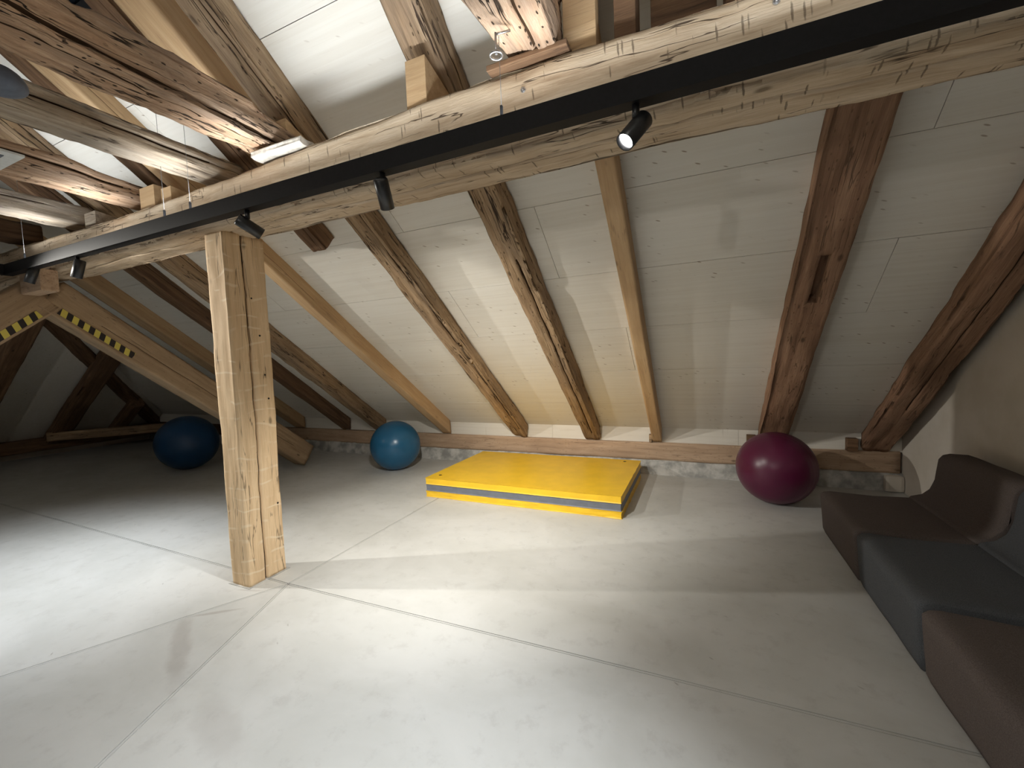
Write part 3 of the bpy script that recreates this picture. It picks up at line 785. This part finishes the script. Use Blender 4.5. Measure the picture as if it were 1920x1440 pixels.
ball('exercise_ball', (.63, 4.42), .322, BALL_P, 'dark plum-red exercise ball on the floor between the mat and the lounge seats', rot=-.4)
ball('exercise_ball', (-6.80, 3.62), .384, BALL_D, 'dark blue exercise ball in the shadow left of the post', rot=.9)

# ------------------------------------------------------------------ the yellow mat
mat_e = empty('gym_mat', (-1.615, 4.215, 0), R(-.3))
def layer(name, z0, z1, mt, grow=0, seed=0, wr=.003):
    bm = bmesh.new(); x, y = 1.0 + grow, .64 + grow
    box_bm(bm, (-x, -y, z0), (x, y, z1))
    bmesh.ops.subdivide_edges(bm, edges=bm.edges[:], cuts=40, use_grid_fill=True)
    for v in bm.verts:
        side = abs(abs(v.co.x) - x) < 1e-4 or abs(abs(v.co.y) - y) < 1e-4
        if side:
            k2 = wr * noise.noise(Vector((v.co.x * 9 + seed, v.co.y * 9, v.co.z * 20)))
            # seams are drawn in at the layer's edges
            zz = (v.co.z - z0) / (z1 - z0)
            k2 -= .006 * (abs(2 * zz - 1) ** 6)
            if abs(abs(v.co.x) - x) < 1e-4: v.co.x += math.copysign(k2, v.co.x)
            if abs(abs(v.co.y) - y) < 1e-4: v.co.y += math.copysign(k2, v.co.y)
        elif v.co.z > z1 - 1e-4 and z1 > .15:
            v.co.z += .002 * noise.noise(Vector((v.co.x * 4, v.co.y * 4, 1)))
    return put(name, from_bm(name, bm), mt, mat_e, smooth=False)
o = layer('top_layer', .135, .200, YEL, seed=1)
for p in o.data.polygons: p.use_smooth = True
o.modifiers.new('b', 'EDGE_SPLIT').split_angle = R(60)
layer('middle_layer', .066, .1349, GRY, -.003, 5, .002)['label'] = 'slate grey band'
o = layer('bottom_layer', 0.002, .0659, YEL, -.001, 9, .009)
for x, y in ((-.90, -.52), (.84, .55)):
    cyl('vent_eyelet', (x, y, .1995), (x, y, .2025), .028, YEL, mat_e, 24)
    cyl('vent_hole', (x, y, .2026), (x, y, .2034), .017, BLACK, mat_e, 16)
tag(mat_e, 'thick yellow gym mat with grey middle band on the floor under the roof slope', 'mat')

# ------------------------------------------------------------------ lounge seats along the gable wall
def lounge(y0, y1, mt, label, h=.32, rot=0):
    e = empty('lounge_seat', (.84, (y0 + y1) / 2, 0)); wdt = (y1 - y0) / 2 - .006
    # seat and back in one flowing upholstered profile (x from the front, z up)
    pro = [(.015, .0), (.0, .04), (-.014, h - .06), (-.016, h - .022), (.004, h - .004), (.04, h + .002), (.3, h - .008), (.50, h - .004), (.56, h + .012),
           (.605, h + .06), (.632, h + .14), (.648, h + .24), (.655, h + .285), (.675, h + .312), (.71, h + .322), (.80, h + .318), (.845, h + .30), (.855, h + .27), (.857, .0)]
    seat_pro = pro[:8] + [(.56, 0)]
    def up(name, pts):
        bm = bmesh.new(); N = 22; rings_ = []
        cxm = sum(p[0] for p in pts) / len(pts); czm = sum(p[1] for p in pts) / len(pts)
        dense = []
        for (a, b_), (c, d_) in zip(pts, pts[1:] + pts[:1]):
            L = math.hypot(c - a, d_ - b_); n2 = max(1, int(L / .03))
            for i in range(n2): dense.append((a + (c - a) * i / n2, b_ + (d_ - b_) * i / n2))
        ys = [-wdt, -wdt + .004, -wdt + .012, -wdt + .025] + [-wdt + .025 + (2 * wdt - .05) * i / N for i in range(1, N)] + [wdt - .025, wdt - .012, wdt - .004, wdt]
        for yy in ys:
            e_ = wdt - abs(yy); inn = .022 * (1 - min(1, e_ / .025)) ** 2
            rg = []
            for a, b_ in dense:
                dx, dz = a - cxm, b_ - czm; ln = math.hypot(dx, dz)
                puff = .004 * noise.noise(Vector((a * 5, yy * 5 + y0 * 3, b_ * 5)))
                f = (ln - inn + puff) / ln
                rg.append(bm.verts.new((cxm + dx * f, yy, max(0.004, czm + dz * f))))
            rings_.append(rg)
        n_ = len(dense)
        for a, b_ in zip(rings_, rings_[1:]):
            for i in range(n_): bm.faces.new((a[i], a[(i + 1) % n_], b_[(i + 1) % n_], b_[i]))
        bm.faces.new(rings_[0]); bm.faces.new(rings_[-1][::-1])
        bmesh.ops.triangulate(bm, faces=[f for f in bm.faces if len(f.verts) > 4])
        return put(name, from_bm(name, bm), mt, e, smooth=True)
    up('seat', pro[:8] + [(.56, h - .012), (.62, h - .03), (.62, 0)])
    up('backrest', [(.50, h - .05), (.50, h - .0045), (.56, h + .012)] + pro[9:-1] + [(.857, .0), (.70, .0), (.70, h - .05)])
    return tag(e, label, 'lounge seat')
lounge(3.02, 3.80, BROWNF, 'dark brown felt lounge seat at the far end of the row, nearest the plum ball')
lounge(2.24, 3.00, BLUEF, 'slate blue-grey felt lounge seat in the middle of the row along the gable wall')
lounge(1.46, 2.22, BROWNF, 'brown felt lounge seat nearest the camera at the lower right corner', h=.31)
lounge(.68, 1.44, BLUEF, 'grey felt lounge seat just outside the lower right corner of the picture', h=.31)

# ------------------------------------------------------------------ groups of repeats
for o in list(bpy.data.objects):
    if o.parent or 'category' not in o: continue
    c = o['category']; n_ = o.name.split('.')[0]
    g = {'rafter': 'rafters of the attic roof', 'spotlight': 'black spotlights on the track rails', 'exercise ball': 'exercise balls on the floor',
         'lounge seat': 'felt lounge seats along the gable wall', 'strut': 'taped struts under the purlin', 'track light': 'hanging track rails',
         'bolt': 'bolt heads in the purlin', 'shim': 'shims under tie beam ends'}.get(c)
    if n_ == 'tie_beam': g = 'tie beams lying on the purlin'
    if n_ == 'wall_plate': g = 'plates along the floor edge'
    if c == 'block': g = 'loose blocks and boards between the beams'
    if g and 'group' not in o: o['group'] = g
